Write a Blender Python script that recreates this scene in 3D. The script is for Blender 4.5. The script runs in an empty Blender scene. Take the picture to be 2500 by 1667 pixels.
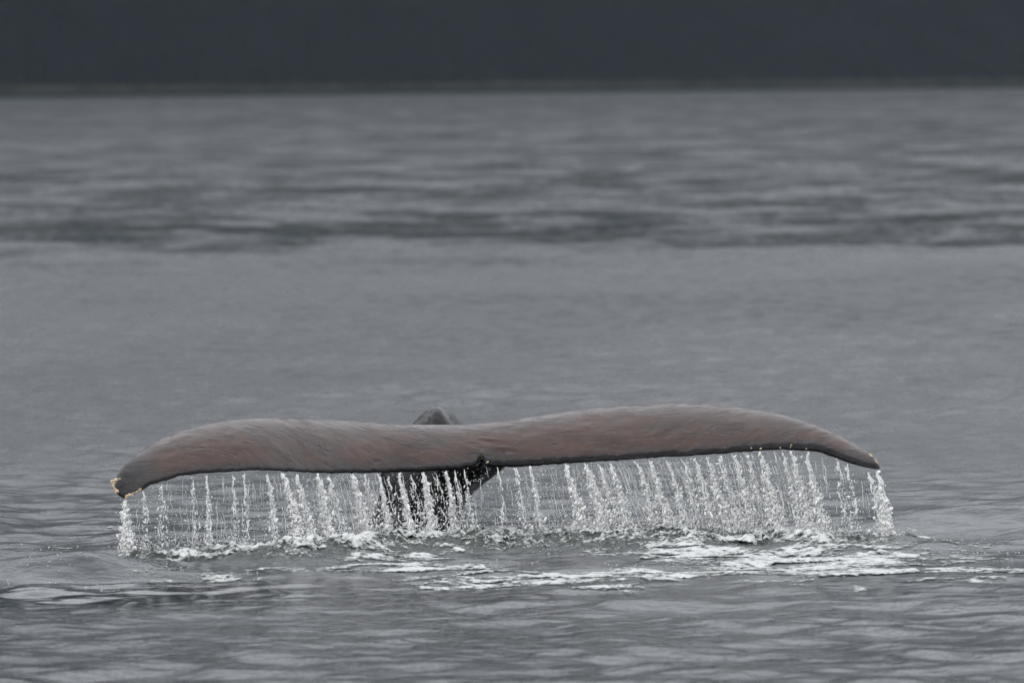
import bpy, math, random
import numpy as np
from mathutils import Matrix, Vector

# ------------------------------------------------------------------ camera
PI = math.pi
FOC, SW = 300.0, 36.0
HAZE = 6.2e-6
HC = 2.6                                   # eye height above the water
K = SW / 2500.0 / FOC                      # radians per photo pixel
PITCH = -(833.5 - 221.0) * K
ROLL = math.radians(0.55)
f_ = np.array([0.0, math.cos(PITCH), math.sin(PITCH)])
r0 = np.array([1.0, 0.0, 0.0]); u0 = np.cross(r0, f_)
r_ = r0 * math.cos(ROLL) - u0 * math.sin(ROLL)
u_ = np.cross(r_, f_)
CAM = np.array([0.0, 0.0, HC])
S = bpy.context.scene
cam_d = bpy.data.cameras.new('camera'); cam = bpy.data.objects.new('camera', cam_d)
S.collection.objects.link(cam); S.camera = cam
M = Matrix(((r_[0], u_[0], -f_[0], 0), (r_[1], u_[1], -f_[1], 0), (r_[2], u_[2], -f_[2], HC), (0, 0, 0, 1)))
cam.matrix_world = M
cam_d.lens = FOC; cam_d.sensor_width = SW
cam_d.clip_start = 0.5; cam_d.clip_end = 30000
cam_d.dof.use_dof = True; cam_d.dof.focus_distance = 49.6; cam_d.dof.aperture_fstop = 5.0

# ------------------------------------------------------------------ sky and sun
SUN_EL, SUN_AZ = math.radians(34), math.radians(-160)     # azimuth from +Y towards +X
w = bpy.data.worlds.new('World'); S.world = w; w.use_nodes = True
nt = w.node_tree; N = nt.nodes; L = nt.links; N.clear()
out = N.new('ShaderNodeOutputWorld'); bg = N.new('ShaderNodeBackground')
sky = N.new('ShaderNodeTexSky'); sky.sky_type = 'NISHITA'; sky.sun_disc = False
sky.sun_elevation = SUN_EL; sky.sun_rotation = SUN_AZ
sky.air_density = 1.0; sky.dust_density = 3.0
tc = N.new('ShaderNodeTexCoord'); sep = N.new('ShaderNodeSeparateXYZ')
L.new(tc.outputs['Generated'], sep.inputs[0])
hs = N.new('ShaderNodeHueSaturation'); hs.inputs['Saturation'].default_value = 0.25
L.new(sky.outputs[0], hs.inputs['Color'])
# overcast cloud deck: dimmer at the horizon, brighter overhead, with soft cloud lumps
mx = N.new('ShaderNodeMath'); mx.operation = 'MAXIMUM'; mx.inputs[1].default_value = 0.0
L.new(sep.outputs['Z'], mx.inputs[0])
ma = N.new('ShaderNodeMath'); ma.operation = 'MULTIPLY_ADD'; ma.inputs[1].default_value = 0.34; ma.inputs[2].default_value = 0.62
L.new(mx.outputs[0], ma.inputs[0])
mp = N.new('ShaderNodeMapping'); mp.inputs['Scale'].default_value = (1.2, 1.2, 4.5)
L.new(tc.outputs['Generated'], mp.inputs[0])
nz = N.new('ShaderNodeTexNoise'); nz.inputs['Scale'].default_value = 2.6; nz.inputs['Detail'].default_value = 5
L.new(mp.outputs[0], nz.inputs['Vector'])
mr = N.new('ShaderNodeMapRange'); mr.inputs[1].default_value = 0.3; mr.inputs[2].default_value = 0.7
mr.inputs[3].default_value = 0.78; mr.inputs[4].default_value = 1.18
L.new(nz.outputs[0], mr.inputs[0])
mu = N.new('ShaderNodeMath'); mu.operation = 'MULTIPLY'
L.new(ma.outputs[0], mu.inputs[0]); L.new(mr.outputs[0], mu.inputs[1])
vm = N.new('ShaderNodeVectorMath'); vm.operation = 'SCALE'; vm.inputs[0].default_value = (9.9, 10.0, 10.5)
L.new(mu.outputs[0], vm.inputs['Scale'])
mix = N.new('ShaderNodeMix'); mix.data_type = 'RGBA'; mix.inputs[0].default_value = 0.85
L.new(hs.outputs[0], mix.inputs[6]); L.new(vm.outputs[0], mix.inputs[7])
L.new(mix.outputs[2], bg.inputs['Color']); bg.inputs['Strength'].default_value = 0.15
L.new(bg.outputs[0], out.inputs[0])
sd = bpy.data.lights.new('sun', 'SUN'); sun = bpy.data.objects.new('sun', sd); S.collection.objects.link(sun)
sd.energy = 1.5; sd.angle = math.radians(16); sd.color = (1.0, 0.97, 0.93)
dvec = Vector((math.sin(SUN_AZ) * math.cos(SUN_EL), math.cos(SUN_AZ) * math.cos(SUN_EL), math.sin(SUN_EL)))
sun.rotation_euler = dvec.to_track_quat('Z', 'Y').to_euler(); sun.location = (0, 40, 30)
S.view_settings.view_transform = 'Standard'; S.view_settings.look = 'None'
S.view_settings.exposure = 0.16; S.view_settings.gamma = 1.0; S.view_settings.use_curve_mapping = False
S.render.engine = 'CYCLES'
S.cycles.use_denoising = True
S.cycles.max_bounces = 10; S.cycles.transparent_max_bounces = 24
S.cycles.transmission_bounces = 6; S.cycles.glossy_bounces = 4; S.cycles.diffuse_bounces = 5
S.cycles.caustics_reflective = False; S.cycles.caustics_refractive = False

# ------------------------------------------------------------------ helpers
rng = np.random.default_rng(11)
def proj(x, y, z):
    """world -> photo pixel"""
    dx, dy, dz = x - CAM[0], y - CAM[1], z - CAM[2]
    a = dx * r_[0] + dy * r_[1] + dz * r_[2]
    b = dx * u_[0] + dy * u_[1] + dz * u_[2]
    c = dx * f_[0] + dy * f_[1] + dz * f_[2]
    return 1250 + a / c / K, 833.5 - b / c / K
def ray(px, py):
    a = (np.asarray(px, float) - 1250) * K; b = -(np.asarray(py, float) - 833.5) * K
    return [a * r_[i] + b * u_[i] + f_[i] for i in range(3)]
def at_depth(px, py, Y):
    d = ray(px, py); t = Y / d[1]
    return np.stack([d[0] * t, np.asarray(Y, float) + 0 * t, HC + d[2] * t], -1)

def _hash(ix, iy, seed):
    h = (ix.astype(np.int64) * 374761393 + iy.astype(np.int64) * 668265263 + seed * 1442695041) & 0xffffffff
    h = ((h ^ (h >> 13)) * 1274126177) & 0xffffffff
    return ((h ^ (h >> 16)) & 0xffff) / 65535.0
def vnoise(x, y, seed=0):
    ix = np.floor(x); iy = np.floor(y); fx = x - ix; fy = y - iy
    fx = fx * fx * fx * (fx * (fx * 6 - 15) + 10); fy = fy * fy * fy * (fy * (fy * 6 - 15) + 10)
    a = _hash(ix, iy, seed); b = _hash(ix + 1, iy, seed); c = _hash(ix, iy + 1, seed); d = _hash(ix + 1, iy + 1, seed)
    return (a + (b - a) * fx) * (1 - fy) + (c + (d - c) * fx) * fy
def fbm(x, y, seed=0, octv=4, gain=0.5):
    s = 0; a = 1; t = 0
    for o in range(octv):
        ca, sa = math.cos(o * 1.1 + .3), math.sin(o * 1.1 + .3)
        s = s + a * vnoise((x * ca - y * sa) * 2 ** o + 17.3 * o, (x * sa + y * ca) * 2 ** o - 9.1 * o, seed + o); t += a; a *= gain
    return s / t
def sstep(a, b, x):
    t = np.clip((x - a) / (b - a), 0, 1); return t * t * (3 - 2 * t)

def tag(o, label=None, cat=None, group=None, kind=None):
    if label: o['label'] = label
    if cat: o['category'] = cat
    if group: o['group'] = group
    if kind: o['kind'] = kind
    return o
def mesh_obj(name, verts, faces, mat, parent=None, smooth=True, attrs=None):
    """faces: (n,3) or (n,4) array"""
    verts = np.asarray(verts, np.float32); faces = np.asarray(faces, np.int32)
    me = bpy.data.meshes.new(name)
    n, k = faces.shape
    me.vertices.add(len(verts)); me.vertices.foreach_set('co', verts.ravel())
    me.loops.add(n * k); me.loops.foreach_set('vertex_index', faces.ravel())
    me.polygons.add(n); me.polygons.foreach_set('loop_start', np.arange(0, n * k, k, dtype=np.int32))
    me.polygons.foreach_set('loop_total', np.full(n, k, np.int32))
    if smooth: me.polygons.foreach_set('use_smooth', np.ones(n, bool))
    me.update(calc_edges=True)
    for an, av in (attrs or {}).items():
        A = me.attributes.new(an, 'FLOAT', 'POINT'); A.data.foreach_set('value', np.asarray(av, np.float32).ravel())
    me.materials.append(mat)
    o = bpy.data.objects.new(name, me); S.collection.objects.link(o)
    if parent: o.parent = parent
    return o
def grid_faces(nr, nc):
    i = np.arange(nr - 1)[:, None] * nc + np.arange(nc - 1)[None, :]
    return np.stack([i, i + 1, i + nc + 1, i + nc], -1).reshape(-1, 4)

# ------------------------------------------------------------------ materials
def new_mat(name):
    m = bpy.data.materials.new(name); m.use_nodes = True
    t = m.node_tree; t.nodes.clear(); return m, t.nodes, t.links
def nd(Nn, typ, **kw):
    n = Nn.new(typ)
    for k, v in kw.items():
        if k.startswith('_'): n.inputs[k[1:].replace('_', ' ')].default_value = v
        else: setattr(n, k, v)
    return n
def math_n(Nn, Ll, op, a, b=None, c=None):
    n = Nn.new('ShaderNodeMath'); n.operation = op
    for i, v in enumerate((a, b, c)):
        if v is None: continue
        if isinstance(v, (int, float)): n.inputs[i].default_value = v
        else: Ll.new(v, n.inputs[i])
    return n.outputs[0]
def attr(Nn, name):
    return nd(Nn, 'ShaderNodeAttribute', attribute_name=name).outputs['Fac']
def ramp(Nn, Ll, src, a, b, lo=0.0, hi=1.0):
    n = Nn.new('ShaderNodeMapRange'); n.interpolation_type = 'SMOOTHSTEP'
    n.inputs[1].default_value = a; n.inputs[2].default_value = b; n.inputs[3].default_value = lo; n.inputs[4].default_value = hi
    Ll.new(src, n.inputs[0]); return n.outputs[0]
def cmix(Nn, Ll, fac, a, b):
    n = Nn.new('ShaderNodeMix'); n.data_type = 'RGBA'
    if isinstance(fac, float): n.inputs[0].default_value = fac
    else: Ll.new(fac, n.inputs[0])
    for i, v in ((6, a), (7, b)):
        if isinstance(v, tuple): n.inputs[i].default_value = (*v, 1)
        else: Ll.new(v, n.inputs[i])
    return n.outputs[2]
def noise(Nn, Ll, scale, detail=4, vec=None, mapscale=None, rot=None, rough=0.5, dist=0.0):
    n = Nn.new('ShaderNodeTexNoise'); n.inputs['Scale'].default_value = scale; n.inputs['Detail'].default_value = detail
    n.inputs['Roughness'].default_value = rough; n.inputs['Distortion'].default_value = dist
    if vec is None: vec = Nn.new('ShaderNodeNewGeometry').outputs['Position']
    if mapscale or rot:
        m = Nn.new('ShaderNodeMapping')
        if mapscale: m.inputs['Scale'].default_value = mapscale
        if rot: m.inputs['Rotation'].default_value = rot
        Ll.new(vec, m.inputs[0]); vec = m.outputs[0]
    Ll.new(vec, n.inputs['Vector']); return n.outputs[0]

def make_water():
    m, Nn, Ll = new_mat('sea_water')
    o = Nn.new('ShaderNodeOutputMaterial'); p = Nn.new('ShaderNodeBsdfPrincipled')
    rg, bp, ch = attr(Nn, 'rough'), attr(Nn, 'ripple'), attr(Nn, 'churn')
    n1 = noise(Nn, Ll, 9.0, 3, rough=0.55, dist=0.4)
    n2 = noise(Nn, Ll, 34.0, 3, rough=0.6)
    h = math_n(Nn, Ll, 'ADD', math_n(Nn, Ll, 'MULTIPLY', n1, 0.030), math_n(Nn, Ll, 'MULTIPLY', n2, 0.0085))
    h = math_n(Nn, Ll, 'MULTIPLY', h, bp)
    b = nd(Nn, 'ShaderNodeBump', _Strength=1.0, _Distance=1.0); Ll.new(h, b.inputs['Height'])
    col = cmix(Nn, Ll, ch, (0.010, 0.016, 0.019), (0.028, 0.037, 0.030))
    Ll.new(col, p.inputs['Base Color'])
    m1 = noise(Nn, Ll, 1.0, 4, rough=0.65, mapscale=(3.0, 1.1, 1)); m2 = math_n(Nn, Ll, 'MULTIPLY_ADD', noise(Nn, Ll, 1.0, 5, rough=0.6, mapscale=(0.30, 0.19, 1), dist=0.3), 0.55, math_n(Nn, Ll, 'MULTIPLY', noise(Nn, Ll, 1.0, 5, rough=0.6, mapscale=(0.17, 0.06, 1)), 0.45))
    mm = math_n(Nn, Ll, 'MULTIPLY', ramp(Nn, Ll, m1, 0.3, 0.7, 0.72, 1.25), math_n(Nn, Ll, 'ADD', 1.0, math_n(Nn, Ll, 'MULTIPLY', attr(Nn, 'gust'), ramp(Nn, Ll, m2, 0.41, 0.58, -0.50, 0.36))))
    Ll.new(math_n(Nn, Ll, 'MULTIPLY', rg, mm), p.inputs['Roughness']); p.inputs['IOR'].default_value = 1.33
    Ll.new(b.outputs[0], p.inputs['Normal']); Ll.new(p.outputs[0], o.inputs[0])
    return m
def make_foam():
    m, Nn, Ll = new_mat('foam')
    o = Nn.new('ShaderNodeOutputMaterial'); p = Nn.new('ShaderNodeBsdfPrincipled')
    f = attr(Nn, 'foam')
    n1 = noise(Nn, Ll, 34.0, 5, rough=0.7, mapscale=(0.8, 0.6, 1)); n2 = noise(Nn, Ll, 80.0, 3, rough=0.6)
    s = math_n(Nn, Ll, 'ADD', math_n(Nn, Ll, 'MULTIPLY', math_n(Nn, Ll, 'SUBTRACT', n1, 0.5), 2.9), f)
    cov = ramp(Nn, Ll, s, 0.22, 0.85)
    col = cmix(Nn, Ll, ramp(Nn, Ll, s, 0.4, 1.2), (0.25, 0.275, 0.26), (0.56, 0.575, 0.58))
    Ll.new(col, p.inputs['Base Color']); p.inputs['Roughness'].default_value = 0.55
    p.inputs['Subsurface Weight'].default_value = 0.0
    b = nd(Nn, 'ShaderNodeBump', _Strength=0.7, _Distance=1.0)
    Ll.new(math_n(Nn, Ll, 'ADD', math_n(Nn, Ll, 'MULTIPLY', n1, 0.02), math_n(Nn, Ll, 'MULTIPLY', n2, 0.006)), b.inputs['Height'])
    Ll.new(b.outputs[0], p.inputs['Normal'])
    tr = Nn.new('ShaderNodeBsdfTransparent'); mi = Nn.new('ShaderNodeMixShader')
    Ll.new(cov, mi.inputs[0]); Ll.new(tr.outputs[0], mi.inputs[1]); Ll.new(p.outputs[0], mi.inputs[2])
    Ll.new(mi.outputs[0], o.inputs[0]); return m
def make_drop(name, white, alpha=1.0):
    """falling water: clear water with air whipped into it"""
    m, Nn, Ll = new_mat(name)
    o = Nn.new('ShaderNodeOutputMaterial')
    g = nd(Nn, 'ShaderNodeBsdfGlass', _IOR=1.33, _Roughness=0.02); g.inputs['Color'].default_value = (0.97, 0.985, 0.99, 1)
    d = Nn.new('ShaderNodeBsdfDiffuse'); d.inputs['Color'].default_value = (0.96, 0.97, 0.97, 1)
    tl = Nn.new('ShaderNodeBsdfTranslucent'); tl.inputs['Color'].default_value = (0.96, 0.97, 0.97, 1)
    a = Nn.new('ShaderNodeMixShader'); a.inputs[0].default_value = 0.40
    Ll.new(d.outputs[0], a.inputs[1]); Ll.new(tl.outputs[0], a.inputs[2])
    b = Nn.new('ShaderNodeMixShader'); b.inputs[0].default_value = white
    Ll.new(g.outputs[0], b.inputs[1]); Ll.new(a.outputs[0], b.inputs[2])
    Ll.new(b.outputs[0], o.inputs[0]); return m
def make_veil():
    m, Nn, Ll = new_mat('falling_water_film')
    o = Nn.new('ShaderNodeOutputMaterial')
    den = attr(Nn, 'density')
    cv = Nn.new('ShaderNodeCombineXYZ'); Ll.new(attr(Nn, 'across'), cv.inputs[0]); Ll.new(attr(Nn, 'along'), cv.inputs[1]); Ll.new(attr(Nn, 'layer'), cv.inputs[2])
    n1 = noise(Nn, Ll, 1.0, 5, vec=cv.outputs[0], rough=0.62, mapscale=(16, 1.5, 3), dist=0.35)
    n3 = noise(Nn, Ll, 1.0, 4, vec=cv.outputs[0], rough=0.65, mapscale=(60, 5.0, 3), dist=0.5)
    n2 = noise(Nn, Ll, 70.0, 3, rough=0.7, mapscale=(1, 1, 0.7))
    st_ = math_n(Nn, Ll, 'MULTIPLY', ramp(Nn, Ll, n1, 0.42, 0.68), ramp(Nn, Ll, n3, 0.36, 0.62, 0.15, 1.5))
    s = math_n(Nn, Ll, 'MULTIPLY', math_n(Nn, Ll, 'ADD', math_n(Nn, Ll, 'MULTIPLY', st_, 1.5), 0.16), math_n(Nn, Ll, 'MULTIPLY_ADD', n2, 1.5, 0.2))
    al = math_n(Nn, Ll, 'MULTIPLY', s, den)
    al = math_n(Nn, Ll, 'MINIMUM', al, 0.85)
    d = Nn.new('ShaderNodeBsdfDiffuse'); d.inputs['Color'].default_value = (0.92, 0.935, 0.94, 1)
    tl = Nn.new('ShaderNodeBsdfTranslucent'); tl.inputs['Color'].default_value = (0.92, 0.935, 0.94, 1)
    gl = nd(Nn, 'ShaderNodeBsdfGlossy', _Roughness=0.25); gl.inputs['Color'].default_value = (0.6, 0.6, 0.6, 1)
    b = nd(Nn, 'ShaderNodeBump', _Strength=1.0, _Distance=0.02); Ll.new(n2, b.inputs['Height'])
    Ll.new(b.outputs[0], gl.inputs['Normal'])
    a = Nn.new('ShaderNodeMixShader'); a.inputs[0].default_value = 0.5
    Ll.new(d.outputs[0], a.inputs[1]); Ll.new(tl.outputs[0], a.inputs[2])
    a2 = Nn.new('ShaderNodeMixShader'); a2.inputs[0].default_value = 0.3
    Ll.new(a.outputs[0], a2.inputs[1]); Ll.new(gl.outputs[0], a2.inputs[2])
    tr = Nn.new('ShaderNodeBsdfTransparent'); mi = Nn.new('ShaderNodeMixShader')
    Ll.new(al, mi.inputs[0]); Ll.new(tr.outputs[0], mi.inputs[1]); Ll.new(a2.outputs[0], mi.inputs[2])
    Ll.new(mi.outputs[0], o.inputs[0]); return m
def make_skin():
    m, Nn, Ll = new_mat('wet_whale_skin')
    o = Nn.new('ShaderNodeOutputMaterial'); p = Nn.new('ShaderNodeBsdfPrincipled')
    br, dk = attr(Nn, 'brown'), attr(Nn, 'dark')
    big = noise(Nn, Ll, 5.0, 4, rough=0.6, mapscale=(0.6, 1, 1.4))
    fine = noise(Nn, Ll, 60.0, 4, rough=0.65, mapscale=(0.55, 1, 1.2), rot=(0, math.radians(22), 0), dist=0.5)
    mid = noise(Nn, Ll, 20.0, 4, rough=0.6, mapscale=(0.45, 1, 1.6), rot=(0, math.radians(18), 0), dist=0.8)
    c1 = cmix(Nn, Ll, ramp(Nn, Ll, big, 0.35, 0.65), (0.022, 0.0118, 0.0084), (0.042, 0.0190, 0.0120))
    c1 = cmix(Nn, Ll, ramp(Nn, Ll, mid, 0.28, 0.46), (0.014, 0.0095, 0.008), c1)
    c2 = cmix(Nn, Ll, br, (0.012, 0.0115, 0.012), c1)
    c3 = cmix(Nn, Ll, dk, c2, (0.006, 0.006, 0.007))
    Ll.new(c3, p.inputs['Base Color'])
    Ll.new(ramp(Nn, Ll, fine, 0.3, 0.7, 0.17, 0.27), p.inputs['Roughness'])
    Ll.new(ramp(Nn, Ll, dk, 0.3, 1.0, 0.33, 0.10), p.inputs['Specular IOR Level'])
    pm = ramp(Nn, Ll, noise(Nn, Ll, 3.5, 2), 0.38, 0.62, 0.35, 1.3)
    h = math_n(Nn, Ll, 'MULTIPLY', pm, math_n(Nn, Ll, 'ADD', math_n(Nn, Ll, 'MULTIPLY', fine, 0.0004), math_n(Nn, Ll, 'MULTIPLY', ramp(Nn, Ll, mid, 0.26, 0.50), 0.0085)))
    b = nd(Nn, 'ShaderNodeBump', _Strength=0.6, _Distance=1.0); Ll.new(h, b.inputs['Height'])
    Ll.new(b.outputs[0], p.inputs['Normal']); Ll.new(p.outputs[0], o.inputs[0]); return m
def simple(name, cols, scale, rough=0.7, bump=0.0, mapscale=None):
    m, Nn, Ll = new_mat(name)
    o = Nn.new('ShaderNodeOutputMaterial'); p = Nn.new('ShaderNodeBsdfPrincipled')
    n = noise(Nn, Ll, scale, 5, rough=0.6, mapscale=mapscale)
    Ll.new(cmix(Nn, Ll, ramp(Nn, Ll, n, 0.35, 0.65), cols[0], cols[1]), p.inputs['Base Color'])
    p.inputs['Roughness'].default_value = rough
    if rough > 0.85: p.inputs['Specular IOR Level'].default_value = 0.0
    if bump:
        b = nd(Nn, 'ShaderNodeBump', _Strength=1.0, _Distance=bump); Ll.new(n, b.inputs['Height']); Ll.new(b.outputs[0], p.inputs['Normal'])
    Ll.new(p.outputs[0], o.inputs[0]); return m
WATER = make_water(); FOAM = make_foam(); SKIN = make_skin(); VEIL = make_veil()
STREAM = make_drop('aerated_stream', 0.90); DROP = make_drop('water_drop', 0.6)

# ------------------------------------------------------------------ photo-measured layout
def lut(tab):
    a = np.array(tab, float); return lambda x: np.interp(x, a[:, 0], a[:, 1])
def slut(tab, wid):
    a = np.array(tab, float); q = np.arange(a[0, 0], a[-1, 0] + .5, 0.5); v = np.interp(q, a[:, 0], a[:, 1])
    # smoothing that keeps the ends: width shrinks towards both tips
    for _ in range(wid):
        v2 = v.copy(); v2[6:-6] = (v[:-12] + v[3:-9] + v[6:-6] + v[9:-3] + v[12:]) / 5; v = v2
    return lambda x: np.interp(x, q, v)
y_trail = slut([(270, 48.25), (303, 48.3), (560, 48.5), (700, 48.85), (900, 49.4), (1180, 49.9), (1600, 49.9), (1850, 49.6), (2000, 49.3), (2150, 48.9)], 500)
y_lead = slut([(270, 48.3), (303, 48.6), (420, 49.0), (560, 49.4), (700, 49.75), (900, 50.4), (1080, 50.85), (1180, 50.9), (1300, 50.85), (1600, 50.6), (1850, 50.2), (2000, 49.75), (2100, 49.3), (2150, 48.95)], 300)
top_px = slut([(273, 1184), (276, 1176), (280, 1168), (285, 1160), (296, 1142), (324, 1116), (366, 1085), (408, 1064), (450, 1050), (492, 1038.5), (549, 1027), (605, 1021.7), (661, 1019.5), (740, 1020),
              (808, 1025), (893, 1030), (949, 1034), (1010, 1035.8), (1131, 1037), (1173, 1033.5), (1240, 1027), (1304, 1016), (1361, 1008), (1417, 1000.7), (1473, 994), (1529, 989.5), (1585, 986.7),
              (1628, 985), (1712, 985.8), (1768, 990), (1824, 998), (1880, 1006), (1937, 1019.5), (1993, 1038.6), (2049, 1064), (2105, 1094.7), (2133, 1113), (2143, 1130), (2148, 1141)], 14)
bot_px = lut([(273, 1184), (276, 1191), (280, 1198), (288, 1208), (296, 1213), (303, 1216), (324, 1208), (344, 1197), (366, 1182), (408, 1170), (436, 1160.6), (492, 1155), (549, 1151), (605, 1147), (661, 1147), (740, 1152),
              (808, 1153), (893, 1152), (977, 1148.6), (1061, 1145), (1117, 1141), (1155, 1136), (1168, 1130), (1175, 1118), (1181, 1123), (1188, 1134), (1220, 1135), (1276, 1135), (1304, 1133), (1361, 1129), (1445, 1125), (1529, 1121), (1613, 1114),
              (1684, 1111.5), (1768, 1104.5), (1852, 1097.5), (1909, 1093), (1993, 1097.5), (2021, 1106), (2049, 1115.7), (2077, 1127), (2105, 1136.8), (2135, 1145), (2148, 1143)])
land_px = lut([(280, 1345), (560, 1340), (700, 1332), (900, 1318), (1180, 1305), (1600, 1305), (1850, 1313), (2000, 1320), (2170, 1330)])

# ------------------------------------------------------------------ the sea
wr = np.random.default_rng(5)
comps = []
for i in range(120):
    lam = 0.15 * (22.0 / 0.15) ** (i / 119.0) * wr.uniform(0.93, 1.07)
    th = wr.normal(0, 0.9 if lam < 1 else 1.3) + PI * 0.5 + (PI if wr.random() < 0.3 else 0)
    comps.append((lam, th, wr.uniform(0, 2 * PI), wr.uniform(0.6, 1.2)))
def ridge_mask(x, y):
    """churned band where the falling water lands, 0..1"""
    px, py = proj(x, y, 0 * x)
    c = y_trail(px) - 0.25
    e = sstep(250, 330, px) * (1 - sstep(2190, 2300, px))
    wid = np.interp(px, [250, 520, 700, 1500, 2000, 2300], [0.16, 0.35, 0.9, 0.8, 0.55, 0.2])
    d = (y - c + wid * 0.45) / wid
    return np.exp(-np.abs(d) ** 2.6) * e
def sea_height(x, y, sp):
    d = y
    h = np.zeros_like(x)
    calm = fbm(x * 0.12, y * 0.05, 3, 3)
    amp_small = 0.85 + 0.4 * sstep(0.35, 0.65, calm)
    zone_far = sstep(118, 150, y + 18 * (fbm(x * 0.05, y * 0.03, 9, 3) - 0.5))
    for lam, th, ph, a in comps:
        k = 2 * PI / lam
        slope = 0.0185 * a
        if lam > 1.2: slope *= 0.5
        if lam > 5.0: slope *= 0.3
        amp = slope / k
        flt = np.clip((lam / (sp * 2.0) - 1.0), 0, 1)
        if lam < 1.2: mod = amp_small * (0.65 if lam < .3 else 1.15)
        elif lam > 2.5: mod = 0.34 + 1.4 * zone_far
        else: mod = 0.65 + 1.6 * zone_far
        h += amp * mod * flt * np.sin(k * (x * math.cos(th) + y * math.sin(th)) + ph)
    # low swells beside the tail
    def bump(px, py, sx, sy, hh, rot=0.0):
        c = HC / (((py - 221.0)) * K); cx = (px - 1250) * K * c
        ca, sa = math.cos(rot), math.sin(rot)
        u = ((x - cx) * ca + (y - c) * sa) / sx; v = (-(x - cx) * sa + (y - c) * ca) / sy
        return hh * np.exp(-u * u - v * v)
    near = y < 70
    if near.any():
        h += bump(2420, 1292, 0.8, 0.45, 0.11) + bump(180, 1385, 0.5, 0.45, 0.10, 0.3) - bump(420, 1400, 0.8, 0.35, 0.045)
        h += bump(60, 1340, 0.7, 0.3, 0.05) + bump(690, 1425, 0.28, 0.3, 0.028) - bump(300, 1440, 0.9, 0.5, 0.03)
        h += bump(2280, 1345, 0.6, 0.3, 0.03) + bump(820, 1400, 0.5, 0.35, 0.02)
        r = ridge_mask(x, y)
        lum = fbm(x * 6.5, y * 4.2, 21, 4, 0.6) - 0.42
        fine = fbm(x * 19, y * 11, 31, 3, 0.65) - 0.5
        px, _ = proj(x, y, 0 * x)
        base = np.interp(px, [250, 500, 700, 1100, 1700, 2000, 2300], [0.012, 0.02, 0.045, 0.045, 0.04, 0.03, 0.01])
        h += r * (base + 0.085 * lum + 0.055 * fine)
    return h
rows = [np.linspace(4, 34.5, 24)[:-1], np.arange(34.5, 54, 0.036)]
yy = 54.0; rr = []
while yy < 700:
    rr.append(yy); yy += 0.046 * (yy / 54) ** 2.0
rows.append(np.array(rr)); rows.append(np.geomspace(700, 14000, 56))
ry = np.concatenate(rows); rsp = np.gradient(ry)
tc_ = np.linspace(-0.082, 0.082, 560); side = 0.082 * np.geomspace(1.02, 40, 30)
tt = np.concatenate([-side[::-1], tc_, side])
X = ry[:, None] * tt[None, :]; Y = np.repeat(ry[:, None], len(tt), 1)
SP = np.maximum(np.repeat(rsp[:, None], len(tt), 1), ry[:, None] * np.abs(np.gradient(tt))[None, :] * 1.5)
Z = sea_height(X.ravel(), Y.ravel(), SP.ravel()).reshape(X.shape)
pn = fbm(X * 0.25, Y * 0.10, 41, 4); pn2 = fbm(X * 0.02, Y * 0.006, 47, 4)
d_ = Y + (fbm(X * 0.08, Y * 0.04, 51, 3) - 0.5) * 12 * np.clip(Y / 100, 0, 2)
rough = np.interp(d_, [34, 46, 51, 57, 75, 86, 120, 134, 147, 240, 420, 1500, 2300, 2700], [.13, .14, .22, .28, .29, .31, .32, .37, .58, .58, .62, .76, .80, .80])
rough = rough * (0.88 + 0.24 * sstep(0.35, 0.65, pn)) * (0.92 + 0.16 * sstep(0.35, 0.65, pn2))
gl = np.exp(-(((X + 2.0) / 1.6) ** 2) - ((Y - 44.6) / 1.6) ** 2)         # glassy slick at lower left
rough = rough * (1 - 0.85 * gl)
ripple = np.interp(Y, [34, 56, 75, 140, 300, 1500, 2300], [0.4, 0.45, 0.9, 0.9, 0.3, 0.1, 0.0]) * (0.75 + 0.5 * sstep(0.35, 0.65, pn)) * (1 - 0.85 * gl)
churn = ridge_mask(X.ravel(), Y.ravel()).reshape(X.shape)
ripple = ripple + churn * 1.5
V = np.stack([X, Y, Z], -1).reshape(-1, 3)
sea = mesh_obj('water', V, grid_faces(len(ry), len(tt)), WATER, attrs={'rough': rough, 'ripple': ripple, 'churn': churn, 'gust': sstep(108, 165, d_) * 0.84 + 0.16})
tag(sea, 'grey rippled sea surface reaching to the far shore', kind='structure')

# ------------------------------------------------------------------ far shore: terrain, beach, forest
def shore_y(x): return 8200 + 1.3 * x + 90 * np.sin(x / 540.0) + 40 * np.sin(x / 147.0 + 1)
hx = np.linspace(-9000, 9000, 300); hv = np.concatenate([[-60, 0, 14, 26], np.geomspace(40, 7600, 64)])
HX, HV = np.meshgrid(hx, hv)
def hill_h(x, v):
    big = fbm(x / 1500.0, v / 1500.0, 61, 4)
    beach = np.clip(v, -60, 26) * 0.14
    return beach + np.clip(v - 26, 0, None) ** 1.02 * 0.45 * (0.6 + 0.8 * big) * np.exp(-(np.clip(v - 4200, 0, None) / 2500) ** 2)
HZ = hill_h(HX, HV)
GROUND = simple('mountain_forest_floor', ((0.005, 0.008, 0.010), (0.007, 0.010, 0.012)), 0.01, 0.9)
TREES = simple('spruce_needles', ((0.007, 0.010, 0.011), (0.009, 0.012, 0.013)), 0.02, 0.9)
ROCK = simple('shore_rock', ((0.016, 0.0165, 0.015), (0.034, 0.034, 0.030)), 0.03, 0.9)
_n, _l = ROCK.node_tree.nodes, ROCK.node_tree.links           # dark weed-covered band below the high-water mark
_p = [q for q in _n if q.type == 'BSDF_PRINCIPLED'][0]; _src = _p.inputs['Base Color'].links[0].from_socket
_g = _n.new('ShaderNodeNewGeometry'); _s = _n.new('ShaderNodeSeparateXYZ'); _l.new(_g.outputs['Position'], _s.inputs[0])
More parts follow.
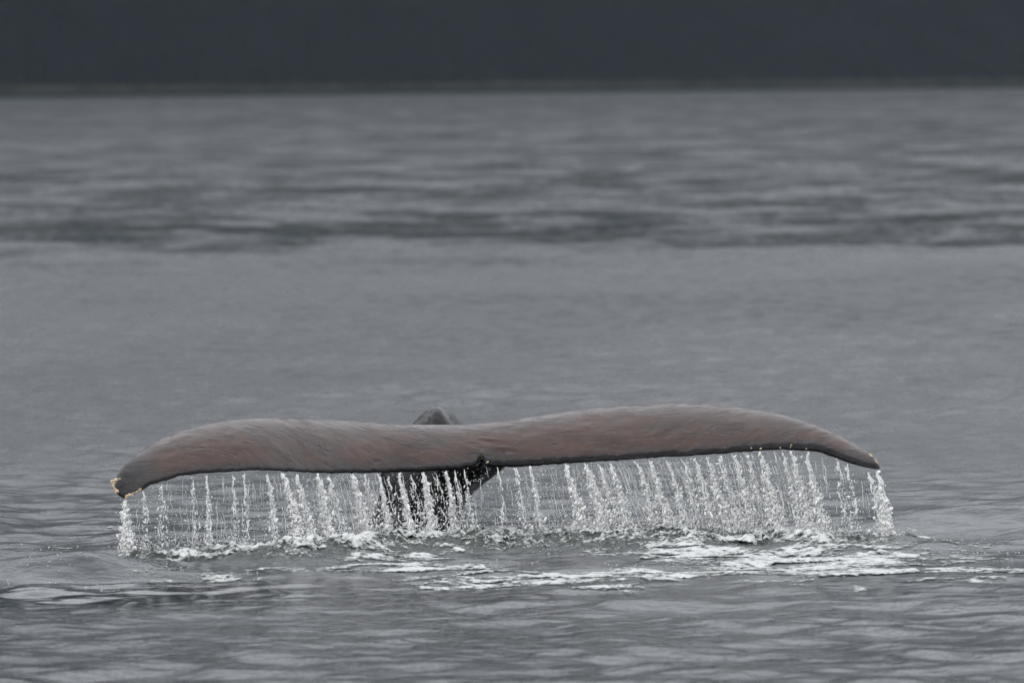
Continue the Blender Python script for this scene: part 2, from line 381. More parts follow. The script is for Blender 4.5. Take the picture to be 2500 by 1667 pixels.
_l.new(cmix(_n, _l, ramp(_n, _l, _s.outputs[2], 3.6, 5.4), (0.008, 0.011, 0.012), _src), _p.inputs['Base Color'])
hill = mesh_obj('hillside', np.stack([HX, shore_y(HX) + HV, HZ], -1).reshape(-1, 3), grid_faces(len(hv), len(hx)), GROUND)
tag(hill, 'dark forested mountainside rising behind the far shore', kind='structure')
bv = np.array([-20, 0, 4, 8, 11, 14, 18, 22, 30.0]); bx = np.linspace(-4600, 4600, 1100); BX, BV = np.meshgrid(bx, bv)
BZ = np.interp(BV, [-20, 0, 8, 14, 22, 30], [-2, 0, 4.6, 8.0, 9.4, 9.6]) + (vnoise(BX / 7, BV / 5, 71) * 1.2 + 2.0 * vnoise(BX / 60, BV / 9, 73) - 1.2) * (BV > 3)
beach = mesh_obj('shore', np.stack([BX, shore_y(BX) + BV - 12, BZ], -1).reshape(-1, 3), grid_faces(len(bv), len(bx)), ROCK)
tag(beach, 'pale grey rocky strip of beach along the far waterline', kind='structure')
# conifers of the far wood, joined: a far-off wood that reads as one mass
tr = np.random.default_rng(8)
nt_ = 10000
tx = tr.uniform(-1700, 1700, nt_); tv = 30 + 420 * tr.random(nt_) ** 1.2
th_ = tr.uniform(9, 19, nt_); trd = th_ * tr.uniform(0.13, 0.2, nt_)
vb = []; fb = []
ns = 5
for tier, (z0, z1, rs) in enumerate(((0.1, 0.55, 1.0), (0.35, 0.8, 0.72), (0.6, 1.0, 0.45))):
    base = len(vb)
    for j in range(ns):
        a = 2 * PI * (j + tier * .5) / ns; vb.append((math.cos(a) * rs * (1 + .15 * (-1) ** j), math.sin(a) * rs, z0))
    vb.append((0, 0, z1))
    for j in range(ns): fb.append((base + j, base + (j + 1) % ns, base + ns))
base = len(vb)
for z in (-0.1, 0.2):
    for j in range(3): a = 2 * PI * j / 3; vb.append((math.cos(a) * .1, math.sin(a) * .1, z))
for j in range(3):
    k = (j + 1) % 3; fb += [(base + j, base + k, base + 3 + k), (base + j, base + 3 + k, base + 3 + j)]
vb = np.array(vb); fb = np.array(fb)
VV = np.empty((nt_, len(vb), 3)); z0 = hill_h(tx, tv)
VV[:, :, 0] = tx[:, None] + vb[None, :, 0] * trd[:, None]; VV[:, :, 1] = (shore_y(tx) + tv)[:, None] + vb[None, :, 1] * trd[:, None]
VV[:, :, 2] = z0[:, None] + vb[None, :, 2] * th_[:, None]
FF = fb[None] + (np.arange(nt_) * len(vb))[:, None, None]
wood = mesh_obj('forest', VV.reshape(-1, 3), FF.reshape(-1, 3), TREES, smooth=False)
tag(wood, 'dark blue green conifer forest covering the far hillside', 'forest', kind='stuff')

hm = bpy.data.materials.new('thin_air'); hm.use_nodes = True; hn = hm.node_tree.nodes; hn.clear()
ho = hn.new('ShaderNodeOutputMaterial'); hp = hn.new('ShaderNodeVolumePrincipled')
hp.inputs['Color'].default_value = (0.74, 0.88, 1.0, 1); hp.inputs['Density'].default_value = HAZE
hm.node_tree.links.new(hp.outputs[0], ho.inputs['Volume'])
bx0, bx1, by0, by1, bz0, bz1 = -9500, 9500, -300, 19500, -12, 5200
hvx = [(x, y, z) for z in (bz0, bz1) for y in (by0, by1) for x in (bx0, bx1)]
hz = mesh_obj('haze', hvx, [(0, 2, 3, 1), (4, 5, 7, 6), (0, 1, 5, 4), (2, 6, 7, 3), (0, 4, 6, 2), (1, 3, 7, 5)], hm, smooth=False)
tag(hz, 'thin damp air between the boat and the far shore', kind='stuff')

# ------------------------------------------------------------------ the whale's tail
def fluke_verts():
    nu, nv, nb = 520, 60, 26
    s = np.linspace(0, 1, nu)
    s = 0.5 - 0.5 * np.cos(PI * s)                      # denser at the tips
    lin = np.linspace(0, 1, nu); s = 0.45 * s + 0.55 * lin
    pxs = 273.2 + (2147.8 - 273.2) * s
    extra = np.linspace(1160, 1196, 30); pxs = np.sort(np.concatenate([pxs, extra])); nu = len(pxs)
    tp, bt = top_px(pxs), bot_px(pxs)
    ker = np.hanning(5); ker /= ker.sum()
    edge = (fbm(pxs / 9.0, 0 * pxs, 91, 3) - 0.5) * 5.5 * sstep(330, 420, pxs) * (1 - sstep(2000, 2100, pxs))
    yl, yt = y_lead(pxs), y_trail(pxs)
    notch = np.exp(-((pxs - 1174) / 9.0) ** 2)
    yt = yt
    v = np.linspace(0, 1, nv)
    PX = np.repeat(pxs[:, None], nv, 1); Vv = np.repeat(v[None, :], nu, 0)
    ex = 1.3
    bts = np.interp(pxs, [1150, 1200], [1137, 1134.5]); bts = np.where((pxs > 1150) & (pxs < 1200), bts, bt)
    fi = np.radians(7 + 42 * v ** 0.9); cc = np.concatenate([[0], np.cumsum((np.cos(fi[1:]) + np.cos(fi[:-1])) / 2)]) / (nv - 1)
    sc_ = np.concatenate([[0], np.cumsum((np.sin(fi[1:]) + np.sin(fi[:-1])) / 2)]) / (nv - 1)
    dep = np.minimum(yl - yt - 0.01, (bts - tp) * K * 50 * cc[-1] / sc_[-1] * 1.15); dep = np.maximum(dep, 0.02)
    PY = tp[:, None] + (bts - tp)[:, None] * (sc_ / sc_[-1])[None, :] + (bt - bts)[:, None] * sstep(.72, 1, Vv) + edge[:, None] * sstep(.86, 1, Vv)
    bt = bt + edge
    YY = yt[:, None] + dep[:, None] * (1 - (cc / cc[-1])[None, :]) + 0.05 * notch[:, None] * sstep(.8, 1, Vv)
    # folds of skin beside the notch
    def g(cx, cy, sx, sy, a):
        return a * np.exp(-((PX - cx) / sx) ** 2 - ((PY - cy - 0.10 * (PX - cx)) / sy) ** 2)
    PYd = g(1195, 1078, 26, 4, 5) - g(1192, 1070, 30, 4, 4) + g(1235, 1100, 22, 4, 6) - g(1232, 1092, 26, 4, 4) + g(933, 1108, 7, 3, 2) - g(1380, 1051, 12, 3, 2)
    YY = YY + 0.0016 * PYd
    up = at_depth(PX, PY, YY)
    un = fbm(PX / 60.0, PY / 20.0, 93, 4) - 0.5
    up[..., 2] += 0.006 * un * np.sin(PI * Vv)
    # the part beyond the crest, sloping gently down to the leading edge
    kb = 14; wb = np.linspace(1, 0, kb + 1)[:-1]
    ext = np.maximum(yl - YY[:, 0], 0.01)
    back = np.repeat(up[:, :1, :], kb, 1).copy(); e2 = ext[:, None] * wb[None, :]
    back[..., 1] += e2; back[..., 2] -= e2 * (0.04 + 0.12 * wb[None, :])
    up = np.concatenate([back, up], 1); nvt = nv + kb
    span = np.clip(np.minimum(pxs - 273, 2148 - pxs) / 900.0, 0, 1)
    tmax = 0.016 + 0.115 * span ** 0.8
    # underside
    w_ = np.linspace(1, 0, nb + 2)[1:-1]
    prof = np.sqrt(np.clip(w_, 0, 1)) * (1 - w_) ** 0.8 * 1.75
    idx = w_ * (nvt - 1); i0 = np.floor(idx).astype(int); fr = idx - i0
    low = up[:, i0, :] * (1 - fr)[None, :, None] + up[:, np.minimum(i0 + 1, nvt - 1), :] * fr[None, :, None]
    lip = 0.020 * np.clip(np.minimum(pxs - 273, 2148 - pxs) / 80.0, 0.15, 1)
    T = tmax[:, None] * prof[None, :] + lip[:, None] * sstep(0.0, 0.12, w_)[None, :]
    low = low.copy(); low[..., 2] -= T * 0.85; low[..., 1] += T * 0.35
    ring = np.concatenate([up, low], 1)                 # nu x (nv+nb)
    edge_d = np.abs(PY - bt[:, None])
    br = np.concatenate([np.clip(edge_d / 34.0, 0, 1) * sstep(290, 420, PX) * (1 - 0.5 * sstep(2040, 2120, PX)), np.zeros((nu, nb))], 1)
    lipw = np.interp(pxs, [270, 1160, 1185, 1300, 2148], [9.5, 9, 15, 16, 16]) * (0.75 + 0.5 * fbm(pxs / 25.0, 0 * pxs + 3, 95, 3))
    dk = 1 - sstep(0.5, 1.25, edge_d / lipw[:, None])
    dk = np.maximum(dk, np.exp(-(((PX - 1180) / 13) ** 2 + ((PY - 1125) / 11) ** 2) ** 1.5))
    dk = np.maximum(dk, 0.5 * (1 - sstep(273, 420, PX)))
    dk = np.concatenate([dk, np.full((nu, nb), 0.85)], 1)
    br = np.concatenate([np.repeat(br[:, :1], kb, 1), br], 1); dk = np.concatenate([np.repeat(dk[:, :1], kb, 1), dk], 1)
    nr = nvt + nb
    F = []
    i = np.arange(nu - 1)[:, None] * nr + np.arange(nr)[None, :]
    j = np.arange(nu - 1)[:, None] * nr + ((np.arange(nr) + 1) % nr)[None, :]
    F = np.stack([i, j, j + nr, i + nr], -1).reshape(-1, 4)
    return ring.reshape(-1, 3), F, br.ravel(), dk.ravel(), up, pxs
fv, ff, fbw, fdk, UP, UPX = fluke_verts()
# tail stock: slices from under the water up to the hump behind the leading edge
prof = [(1420, 850, 1120, .62), (1340, 868, 1116, .58), (1310, 880, 1114, .52), (1290, 893, 1116, .46), (1265, 907, 1122, .42), (1240, 921, 1131, .40), (1210, 925, 1146, .38),
        (1180, 927, 1180, .36), (1155, 930, 1214, .34), (1135, 938, 1238, .32), (1110, 955, 1222, .30), (1080, 975, 1190, .28), (1055, 990, 1160, .26),
        (1037, 1004, 1134, .24), (1025, 1016, 1120, .22), (1012, 1028, 1106, .19), (1002, 1040, 1094, .15), (996, 1049, 1084, .11), (992, 1057, 1075, .06), (991, 1064, 1068, .02)]
pf = np.array(prof); tq = np.arange(len(pf)); tf = np.linspace(0, len(pf) - 1, 90)
pf = np.stack([np.interp(tf, tq, pf[:, k]) for k in range(4)], 1)
ker = np.hanning(9); ker /= ker.sum()
for k in range(1, 4): pf[:, k] = np.convolve(np.pad(pf[:, k], 4, 'edge'), ker, 'valid')
na = 64; an = np.linspace(0, 2 * PI, na, endpoint=False)
sv = []
for y0, xl, xr, b in pf:
    Yc = 51.05
    A = at_depth(np.array([xl]), np.array([y0]), Yc)[0]; B = at_depth(np.array([xr]), np.array([y0]), Yc)[0]
    cx, hw, zz = (A[0] + B[0]) / 2, (B[0] - A[0]) / 2, (A[2] + B[2]) / 2
    ridge = 1 + 0.03 * np.sin(an * 9 + zz * 8) * (np.sin(an) < 0)
    c_, s_ = np.cos(an), np.sin(an)
    x = cx + hw * np.sign(c_) * np.abs(c_) ** 1.15 * ridge; y = Yc + b * np.sign(s_) * np.abs(s_) ** np.where((s_ < 0) & (y0 < 1045), 2.2, 1.05) * ridge
    sv.append(np.stack([x, y, np.full(na, zz)], -1))
sv = np.array(sv); nsl = len(sv)
i = np.arange(nsl - 1)[:, None] * na + np.arange(na)[None, :]; j = np.arange(nsl - 1)[:, None] * na + ((np.arange(na) + 1) % na)[None, :]
sf = np.stack([i, j, j + na, i + na], -1).reshape(-1, 4)
off = len(fv)
sdk = np.repeat(np.where(pf[:, 0] > 1080, 0.45, 0.5)[:, None], na, 1).ravel()
whale = mesh_obj('humpback_whale', np.concatenate([fv, sv.reshape(-1, 3)]), np.concatenate([ff, sf + off]), SKIN,
                 attrs={'brown': np.concatenate([fbw, np.zeros(nsl * na)]), 'dark': np.concatenate([fdk, sdk])})
tag(whale, 'brown wet tail fluke of a diving whale raised above the sea, shedding water', 'whale')

# unit blobs
def ico(sub):
    t = (1 + 5 ** .5) / 2
    v = [(-1, t, 0), (1, t, 0), (-1, -t, 0), (1, -t, 0), (0, -1, t), (0, 1, t), (0, -1, -t), (0, 1, -t), (t, 0, -1), (t, 0, 1), (-t, 0, -1), (-t, 0, 1)]
    f = [(0, 11, 5), (0, 5, 1), (0, 1, 7), (0, 7, 10), (0, 10, 11), (1, 5, 9), (5, 11, 4), (11, 10, 2), (10, 7, 6), (7, 1, 8), (3, 9, 4), (3, 4, 2), (3, 2, 6), (3, 6, 8), (3, 8, 9), (4, 9, 5), (2, 4, 11), (6, 2, 10), (8, 6, 7), (9, 8, 1)]
    v = [np.array(a) / np.linalg.norm(a) for a in v]
    for _ in range(sub):
        mid = {}; nf = []
        def mp_(a, b):
            key = (min(a, b), max(a, b))
            if key not in mid:
                m = v[a] + v[b]; v.append(m / np.linalg.norm(m)); mid[key] = len(v) - 1
            return mid[key]
        for a, b, c in f:
            ab, bc, ca = mp_(a, b), mp_(b, c), mp_(c, a); nf += [(a, ab, ca), (b, bc, ab), (c, ca, bc), (ab, bc, ca)]
        f = nf
    return np.array(v), np.array(f)
ICO0, ICO1 = ico(0), ico(1)
def blobs(P, R, tilt, base=ICO0, g=rng):
    """P (n,3) centres, R (n,3) radii, tilt (n,) lean in the X-Z plane -> verts, faces"""
    bvv, bff = base; n = len(P)
    q = bvv[None] * (1 + 0.22 * (g.random((n, len(bvv), 1)) - .5)) * R[:, None, :]
    c, s = np.cos(tilt)[:, None], np.sin(tilt)[:, None]
    x = q[..., 0] * c + q[..., 2] * s; z = -q[..., 0] * s + q[..., 2] * c
    q = np.stack([x, q[..., 1], z], -1) + P[:, None, :]
    return q.reshape(-1, 3), (bff[None] + (np.arange(n) * len(bvv))[:, None, None]).reshape(-1, 3)
def cat(parts):
    vs, fs, o = [], [], 0
    for a, b in parts: vs.append(a); fs.append(b + o); o += len(a)
    return np.concatenate(vs), np.concatenate(fs)

# barnacles
BARN = simple('barnacle_shell', ((0.30, 0.16, 0.07), (0.72, 0.66, 0.50)), 90.0, 0.6, 0.002)
def surf_point(px, v):
    i = int(np.clip(np.searchsorted(UPX, px), 0, len(UPX) - 1)); return UP[i, int(np.clip(v, 0, 1) * 59)]
def barnacle_mesh(P, r, g):
    """little truncated cones with a hollow top"""
    vs, fs = [], []
    for p, q in zip(P, r):
        nrm = np.array([g.normal(0, .35), -1, g.normal(.25, .3)]); nrm /= np.linalg.norm(nrm)
        a = np.cross(nrm, [0, 0, 1.0]); a /= np.linalg.norm(a); b = np.cross(nrm, a); o = len(vs); m = 7
        for (rr_, hh) in ((1.0, -0.3), (0.8, .5), (.55, .85), (.3, .45)):
            for k in range(m):
                t = 2 * PI * k / m; w1 = 1 + .15 * g.normal()
                vs.append(p + q * (rr_ * w1 * (a * math.cos(t) + b * math.sin(t)) + nrm * hh))
        for l in range(3):
            for k in range(m):
                k2 = (k + 1) % m; fs.append((o + l * m + k, o + l * m + k2, o + (l + 1) * m + k2, o + (l + 1) * m + k))
    return np.array(vs), np.array(fs)
bg_ = np.random.default_rng(3)
cl = []
for t in range(24):
    s = bg_.random(); px = np.interp(s, [0, .3, .62, 1], [296, 283, 277, 285]) + bg_.normal(0, 3); py = np.interp(s, [0, .3, .62, 1], [1168, 1172, 1186, 1202]) + bg_.normal(0, 3)
    cl.append(at_depth(px, py, 48.20 + 0.0 * s))
a, b = barnacle_mesh(cl, bg_.uniform(.004, .011, 24), bg_)
o = mesh_obj('barnacles', a, b, BARN, whale, smooth=False); tag(o, 'crust of pale orange barnacles round the left tip', kind='stuff')
cl = []
for t in range(26):
    s = bg_.random(); px = 307 + 38 * s; cl.append(at_depth(px, bot_px(px) - 2.5 + bg_.normal(0, 1.3), y_trail(px) - .015))
a, b = barnacle_mesh(cl, bg_.uniform(.004, .008, 26), bg_)
o = mesh_obj('barnacles', a, b, BARN, whale, smooth=False); tag(o, 'thin row of yellow barnacles on the edge beside the left tip', kind='stuff')
cl = []
for t in range(16):
    s = bg_.random(); px = 2122 + 7 * s + (13 if t % 2 else 0); cl.append(at_depth(px, top_px(px) + 2 + bg_.normal(0, 1), y_lead(px) - .03))
a, b = barnacle_mesh(cl, bg_.uniform(.004, .008, 16), bg_)
o = mesh_obj('barnacles', a, b, BARN, whale, smooth=False); tag(o, 'two small clumps of yellow barnacles on the right tip', kind='stuff')
cl = []
for px in (1834, 1856, 1858, 1905, 1930, 1932, 1969, 1188, 1191):
    cl.append(at_depth(px, bot_px(px) - bg_.uniform(1, 10), y_trail(px) - .01))
a, b = barnacle_mesh(cl, bg_.uniform(.004, .006, len(cl)), bg_)
o = mesh_obj('barnacles', a, b, BARN, whale, smooth=False); tag(o, 'scattered single barnacles on the trailing edge', kind='stuff')

# ------------------------------------------------------------------ falling water
def edge_point(px):
    return at_depth(px, bot_px(px), y_trail(px))
def drift(px):            # sideways drift of falling water, metres at the surface
    return np.interp(px, [280, 600, 680, 1000, 1200, 1500, 1900, 2000, 2150], [0.0, 0.02, 0.09, 0.07, 0.05, 0.14, 0.13, 0.08, 0.08])
def fall(px, s, jx=0.0):
    """point at fraction s of the fall from the edge at photo column px"""
    e = edge_point(px); z = (e[..., 2] - 0.012) * (1 - s) + 0.01 * s
    x = e[..., 0] + drift(px) * np.sqrt(np.clip(s, 0, 1)) * 0.35 + drift(px) * 0.65 * s + jx
    y = e[..., 1] - 0.05 * s - 0.01
    return np.stack([x, y, z], -1)
# bright streams: (photo column, strength 0..1, spread)
STREAMS = [(306, .9, 1.25, 'bright stream of beads falling from the left tip of the tail'),
           (352, .25, 1.0, None), (392, .28, 1.3, None), (470, .22, 1.0, None), (505, .42, .8, None), (568, .25, .9, None), (596, .3, .8, None), (650, .48, .9, None),
           (690, 1.0, 1.2, None), (722, .6, 1.2, None), (772, .85, 1.3, None), (800, .4, 1.6, None), (858, .7, 1.5, None), (888, .35, 1.6, None),
           (922, .6, .8, None), (945, .2, .9, None), (972, .8, .8, None), (1000, .22, 1.5, None), (1030, .82, 1.1, None), (1062, .2, 1.5, None), (1088, .65, .9, None), (1108, .3, .9, None), (1132, .3, .9, None),
           (1212, .25, .8, None), (1256, .38, 1.1, None), (1292, .5, .7, None), (1378, .85, 1.1, None), (1426, .8, 1.6, None), (1456, .4, 1.4, None), (1484, .55, 1.3, None), (1550, .5, 1.2, None), (1582, .7, 1.2, None),
           (1624, .5, 1.1, None), (1660, .4, 1.5, None), (1690, .55, 1.1, None), (1722, .6, 1.1, None), (1752, .5, 1.4, None), (1788, .6, 1.5, None), (1818, .4, 1.2, None), (1852, .9, 1.6, None), (1905, .45, 1.0, None),
           (1930, .8, 1.1, None), (1966, .75, 1.1, None), (2040, .3, 1.3, None), (2064, .25, 1.1, None), (2118, .5, 1.1, None), (2140, .9, 1.05, 'bright double stream falling from the right tip of the tail')]
ORD = ['zeroth', 'first', 'second', 'third', 'fourth', 'fifth', 'sixth', 'seventh', 'eighth', 'ninth', 'tenth', 'eleventh', 'twelfth', 'thirteenth', 'fourteenth', 'fifteenth', 'sixteenth', 'seventeenth', 'eighteenth', 'nineteenth',
       'twentieth', 'twenty-first', 'twenty-second', 'twenty-third', 'twenty-fourth', 'twenty-fifth']
def look(st):
    return 'broad white' if st > .8 else 'bright white' if st > .55 else 'thin white' if st > .38 else 'faint beaded'
lefts = [s for s in STREAMS if s[0] < 900 and not s[3]]; mids = [s for s in STREAMS if 900 < s[0] < 1140]; rights = [s for s in STREAMS if s[0] > 1140 and not s[3]]
g = np.random.default_rng(21)
def stream_geo(px, st, spread):
    parts = []
    ph = g.uniform(0, 6, 4)
    wig = lambda s: 0.010 * spread * (np.sin(4 * s + ph[0]) * s + 0.5 * np.sin(11 * s + ph[1]) * s + .3 * np.sin(23 * s + ph[2]))
    slope = drift(px) / 0.4
    # wet ligaments: twisted threads that thin and break
    nl = 3 + int(6 * st)
    for k in range(nl):
        s0 = g.uniform(0, .05) if k < 2 else g.uniform(0, .7); s1 = min(1.0, s0 + g.uniform(.12, .4) * (.5 + st))
        n = int(70 * (s1 - s0)) + 5; s = np.linspace(s0, s1, n); oy = g.uniform(-.012, .012); ox = g.uniform(-.020, .020) * spread
        c = fall(px, s, wig(s) + ox * (.25 + s) + 0.006 * (.2 + s) * np.sin(30 * s + g.uniform(0, 6)))
        c[:, 1] += oy
        rad = (0.0012 + 0.0034 * st) * (0.35 + 1.1 * vnoise(s * 34 + px, s * 0 + k, 5)) * np.sqrt(np.sin(PI * np.clip((s - s0) / (s1 - s0), 0.02, .98))) + .0006
        m = 6; t = np.linspace(0, 2 * PI, m, endpoint=False)
        ringv = c[:, None, :] + np.stack([np.cos(t)[None] * rad[:, None], np.sin(t)[None] * rad[:, None], 0.3 * rad[:, None] * np.cos(t + 1)[None]], -1)
        i = np.arange(n - 1)[:, None] * m + np.arange(m)[None]; j = np.arange(n - 1)[:, None] * m + ((np.arange(m) + 1) % m)[None]
        q = np.stack([i, j, j + m, i + m], -1).reshape(-1, 4)
        parts.append((ringv.reshape(-1, 3), np.concatenate([q[:, [0, 1, 2]], q[:, [0, 2, 3]]])))
    # beads and torn drops
    n = int(30 + 1250 * st ** 1.7); s = g.random(n) ** .8; s = s[(s > .1) | (g.random(n) < .5)]; n = len(s)
    sig = (0.0025 + 0.018 * s) * spread
    cl = np.floor(s * 26); s = np.clip(s + g.normal(0, .004, n), 0, 1)
    P = fall(px, s, wig(s) + g.normal(0, 1, n) * sig + 0.012 * spread * (vnoise(cl * 7.7 + px, cl, 7) - .5))
    P[:, 1] += g.normal(0, .02, n)
    r = g.lognormal(0, .55, n) * 0.0021 * (0.75 + .6 * st); r = np.minimum(r, .009)
    R = np.stack([r, r, r * g.uniform(.8, 3.2, n)], -1)
    parts.append(blobs(P, R, g.normal(slope * .6, .5, n), ICO0, g))
    return cat(parts)
for s in STREAMS:
    px, st, spread, lab = s
    if not lab:
        if s in lefts: lab = '%s stream, the %s to the right of the one off the left tip' % (look(st), ORD[lefts.index(s) + 1])
        elif s in mids: lab = '%s stream before the dark tail stock, the %s counted from its left side' % (look(st), ORD[mids.index(s) + 1])
        else: lab = '%s stream, the %s to the right of the notch' % (look(st), ORD[rights.index(s) + 1])
    a, b = stream_geo(px, st, spread)
    o = mesh_obj('water_stream', a, b, STREAM)
    tag(o, lab, 'water stream', 'streams of water falling from the fluke')
# droplets between the streams
n = 14000
px = g.uniform(285, 2150, n * 3)
dens = np.interp(px, [285, 330, 660, 690, 900, 910, 1140, 1160, 1210, 1300, 1400, 1900, 1990, 2000, 2100, 2150], [.35, .25, .35, .9, .9, .5, .5, .35, .35, .6, 1, 1, .5, .2, .2, .6])
px = px[g.random(n * 3) * 1.6 < dens][:n]; n = len(px)
s = g.random(n) ** .75
P = fall(px, s, g.normal(0, .008, n)); P[:, 1] += g.normal(0, .035, n)
r = np.minimum(g.lognormal(0, .55, n) * .0016, .0075); R = np.stack([r, r, r * g.uniform(.8, 2, n)], -1)
a1 = blobs(P, R, g.normal(0, .5, n), ICO0, g)
# drops thrown up along the landing line
n = 3200; px = g.uniform(285, 2200, n); e = fall(np.clip(px, 285, 2148), np.ones(n)); e[:, 0] += (px - np.clip(px, 285, 2148)) * K * 49 + g.normal(0, .02, n)
e[:, 1] += g.normal(-.15, .25, n); e[:, 2] = np.abs(g.normal(0, .03, n)) + .02 + .03 * g.random(n)
r = np.minimum(g.lognormal(0, .5, n) * .0020, .008); a2 = blobs(e, np.stack([r, r, r], -1), g.normal(0, .5, n), ICO0, g)
def threads(cnt):
    parts = []
    pool = g.uniform(300, 2148, cnt * 4)
    dd = np.interp(pool, [300, 640, 680, 890, 910, 1140, 1160, 1220, 1300, 1390, 1880, 1960, 2060, 2148], [.25, .3, .9, .9, .35, .35, .1, .25, .6, 1, 1, .45, .12, .3])
    pool = pool[g.random(cnt * 4) < dd][:cnt]
    for p0 in pool:
        s0 = g.random() ** 1.5 * .75; s1 = min(1.0, s0 + g.uniform(.08, .45)); n = int(60 * (s1 - s0)) + 5; q = np.linspace(s0, s1, n)
        c = fall(np.full(n, p0), q, .004 * np.sin(q * g.uniform(8, 30) + g.uniform(0, 6)) + g.normal(0, .012) * (q - s0)); c[:, 1] += g.normal(0, .03)
        rad = g.uniform(.0008, .0026) * (.3 + 1.2 * vnoise(q * 45 + p0, q * 0, 9)) * np.sqrt(np.sin(PI * np.clip((q - s0) / (s1 - s0), .03, .97)))
        m = 4; t = np.linspace(0, 2 * PI, m, endpoint=False)
        rv = c[:, None, :] + np.stack([np.cos(t)[None] * rad[:, None], np.sin(t)[None] * rad[:, None], 0 * rad[:, None] * t], -1)
        i = np.arange(n - 1)[:, None] * m + np.arange(m)[None]; j = np.arange(n - 1)[:, None] * m + ((np.arange(m) + 1) % m)[None]
        k4 = np.stack([i, j, j + m, i + m], -1).reshape(-1, 4)
        parts.append((rv.reshape(-1, 3), np.concatenate([k4[:, [0, 1, 2]], k4[:, [0, 2, 3]]])))
    return cat(parts)
# bubbles and specks afloat around the splash
n = 520; cxs = g.uniform(-3.2, 3.4, 60); cys = g.uniform(45.2, 49.6, 60); pick = g.integers(0, 60, n)
bx_ = cxs[pick] + g.normal(0, .10, n); by_ = cys[pick] + g.normal(0, .22, n)
bz_ = sea_height(bx_, by_, np.full(n, .036)); r = g.uniform(.0015, .0045, n)
a3 = blobs(np.stack([bx_, by_, bz_ + r * .3], -1), np.stack([r * 1.4, r * 1.4, r], -1), 0 * r, ICO0, g)
a, b = cat([a1, a2, a3, threads(620)])
o = mesh_obj('water_droplets', a, b, DROP); tag(o, 'fine scattered droplets falling between the streams and splashing up', 'droplets', kind='stuff')

# the film between the streams, two layers
def veil(off_y, seed, mul):
    cols = np.linspace(300, 2146, 420); ss = np.linspace(0, 1, 40)
    C, SS = np.meshgrid(cols, ss, indexing='ij')
    P = fall(C.ravel(), SS.ravel()).reshape(C.shape + (3,))
    P[..., 1] += off_y + 0.03 * (fbm(C / 30, SS * 2, seed, 3) - .5) * (0.3 + SS)
    P[..., 0] += 0.02 * (fbm(C / 40, SS * 3, seed + 5, 3) - .5) * SS
    den = np.interp(C, [300, 330, 420, 640, 676, 690, 900, 920, 960, 1140, 1150, 1165, 1185, 1215, 1225, 1245, 1300, 1340, 1400, 1850, 1935, 1960, 2000, 2060, 2100, 2130, 2146],
                    [.5, .35, .3, .28, .35, .75, .7, .22, .2, .2, .12, .02, .02, .15, .3, .45, .5, .4, .75, .75, .5, .35, .18, .2, .15, .3, .4])
    hole = sstep(.25, .7, SS) * np.clip(1 - den * 1.25, 0, 1)
    den = den * (1 - .75 * hole) * (1 + .5 * np.exp(-SS * 9)) * mul
    den = den * (0.35 + 1.3 * sstep(.3, .7, fbm(C / 46 + SS * .3, SS * .9, seed + 9, 3)))
    return P.reshape(-1, 3), grid_faces(len(cols), len(ss)), den.ravel(), P[..., 0].ravel() - 0.55 * drift(C).ravel() * SS.ravel(), SS.ravel()
v1 = veil(0.0, 131, 3.6); v2 = veil(0.045, 151, 2.8)
vv, vf = cat([(v1[0], v1[1]), (v2[0], v2[1])])
o = mesh_obj('water_curtain', vv, vf, VEIL, attrs={'density': np.concatenate([v1[2], v2[2]]), 'across': np.concatenate([v1[3], v2[3]]),
    'along': np.concatenate([v1[4], v2[4]]), 'layer': np.concatenate([0 * v1[4], 0 * v2[4] + 2.7])})
tag(o, 'thin translucent curtain of water hanging below the trailing edge', 'water curtain', kind='stuff')

# ------------------------------------------------------------------ foam on the sea
FO = [  # px, py, rx, ry, weight (photo pixels on the water plane)
    (1990, 1360, 400, 20, 1.0), (1720, 1352, 170, 24, .95), (2160, 1399, 360, 7, 1.0), (2380, 1397, 220, 5, .9), (1720, 1400, 180, 9, .75), (2330, 1423, 200, 4, .75), (2150, 1350, 250, 10, .8), (1950, 1378, 250, 10, .8),
    (1850, 1445, 40, 4, .8), (1965, 1437, 45, 3, .75), (2098, 1440, 22, 3, .8), (2128, 1473, 16, 3, .8), (2463, 1497, 12, 4, .7), (1900, 1425, 130, 4, .6),
    (960, 1384, 200, 11, .95), (1090, 1387, 150, 9, .9), (1250, 1410, 300, 14, .95), (1130, 1425, 140, 11, .9), (1400, 1402, 220, 10, .85), (1480, 1440, 90, 10, .85), (1580, 1417, 120, 6, .8), (1210, 1362, 25, 6, .8), (1560, 1395, 120, 8, .7),
    (860, 1335, 100, 24, .95), (980, 1330, 130, 28, .8), (1080, 1350, 110, 16, .8), (740, 1345, 120, 18, .75), (640, 1352, 90, 10, .7), (900, 1360, 130, 10, .6),
    (1230, 1325, 140, 22, .55), (1400, 1318, 190, 20, .6), (1560, 1312, 140, 18, .75), (1660, 1325, 130, 20, .8), (1500, 1345, 120, 7, .6),
    (1950, 1326, 95, 11, .95), (1800, 1330, 90, 14, .75), (2090, 1335, 90, 10, .5), (2248, 1323, 40, 7, .75), (2200, 1300, 22, 4, .55), (2350, 1335, 160, 6, .45), (2400, 1365, 110, 12, .4),
    (340, 1352, 70, 7, .7), (460, 1357, 90, 5, .6), (560, 1355, 70, 6, .65), (240, 1370, 60, 5, .5), (380, 1400, 80, 6, .5), (560, 1398, 130, 4, .55), (680, 1389, 110, 6, .65), (150, 1330, 60, 4, .4), (670, 1313, 30, 8, .6), (255, 1295, 30, 5, .4)]
fxs = np.arange(-3.15, 3.25, 0.0095); fys = np.arange(43.6, 51.6, 0.022)
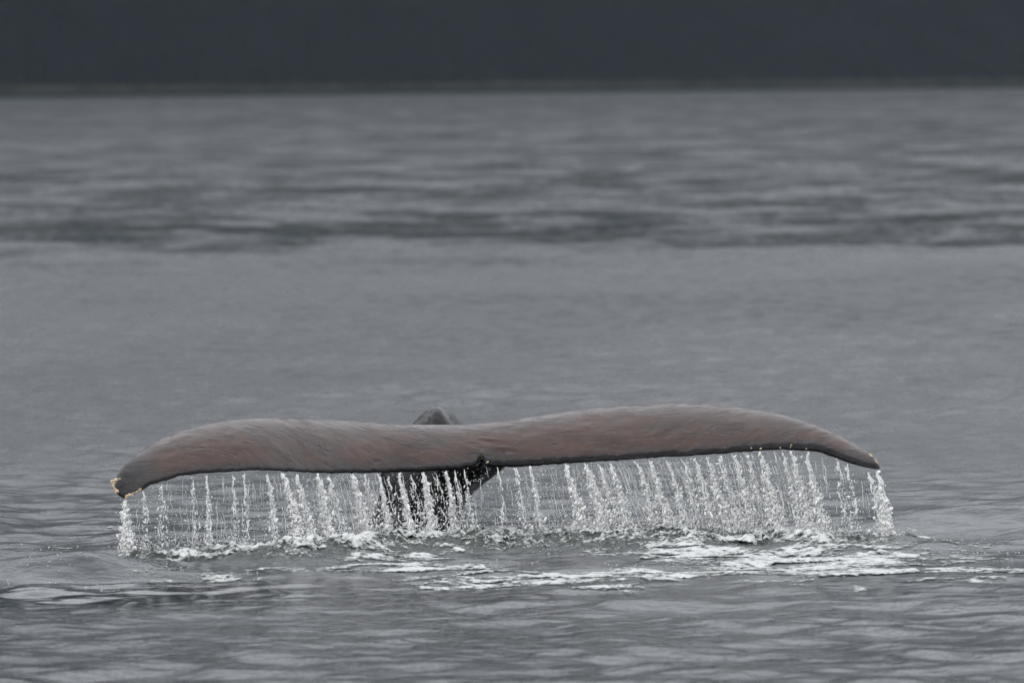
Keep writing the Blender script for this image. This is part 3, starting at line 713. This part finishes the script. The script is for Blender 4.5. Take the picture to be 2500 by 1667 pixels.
FX, FY = np.meshgrid(fxs, fys)
zw = sea_height(FX.ravel(), FY.ravel(), np.full(FX.size, 0.036)).reshape(FX.shape)
fpx, fpy = proj(FX, FY, np.zeros_like(FX))
msk = np.zeros_like(FX)
rdg = ridge_mask(FX.ravel(), FY.ravel()).reshape(FX.shape)
for cx, cy, rx, ry_, wgt in FO:
    q = np.abs((fpx - cx) / rx) ** 2.4 + np.abs((fpy - cy) / (ry_ + 3)) ** 2.4
    msk = np.maximum(msk, wgt * np.exp(-q * .9))
wx = FX + 0.25 * (fbm(FX * 2.2, FY * 1.2, 203, 3) - .5); wy = FY + 0.5 * (fbm(FX * 2.0, FY * 1.0, 207, 3) - .5)
n_a = fbm(wx * 3.2, wy * 4.4, 211, 5, 0.6)
lace = 1 - np.abs(2 * fbm(wx * 3.4, wy * 4.2, 223, 4, .55) - 1)
pat = 0.62 * sstep(.30, .66, n_a) + 0.5 * sstep(.80, .98, lace)
foam = msk * (0.18 + 1.2 * pat) + 0.22 * (msk - 0.75) + 0.2 * (pat - .62) * (msk > .12)
foam = np.maximum(foam, rdg * (0.12 + 0.62 * sstep(.50, .66, fbm(FX * 15, FY * 12, 241, 4, .65)) * sstep(.3, .55, fbm(FX * 3, FY * 2, 243, 3))))
foam = np.clip(foam, 0, 1.1)
keep = foam > 0.20
lump = fbm(FX * 14, FY * 8, 231, 4, .6)
fz = zw + (foam - 0.24) * (0.003 + 0.013 * lump) + rdg * .05 * np.clip(foam - .25, 0, 1) * (lump - .2) + 0.003
F = grid_faces(len(fys), len(fxs)); kf = keep.ravel()[F].all(1); F = F[kf]
used, inv = np.unique(F, return_inverse=True)
vv = np.stack([FX, FY, fz], -1).reshape(-1, 3)[used]
o = mesh_obj('sea_foam', vv, inv.reshape(-1, 4), FOAM, attrs={'foam': foam.ravel()[used]})
tag(o, 'white foam streaks and froth spread on the water before the tail', 'foam', kind='stuff')
print('tris approx', sum(len(p.data.polygons) * 2 for p in bpy.data.objects if p.type == 'MESH'))
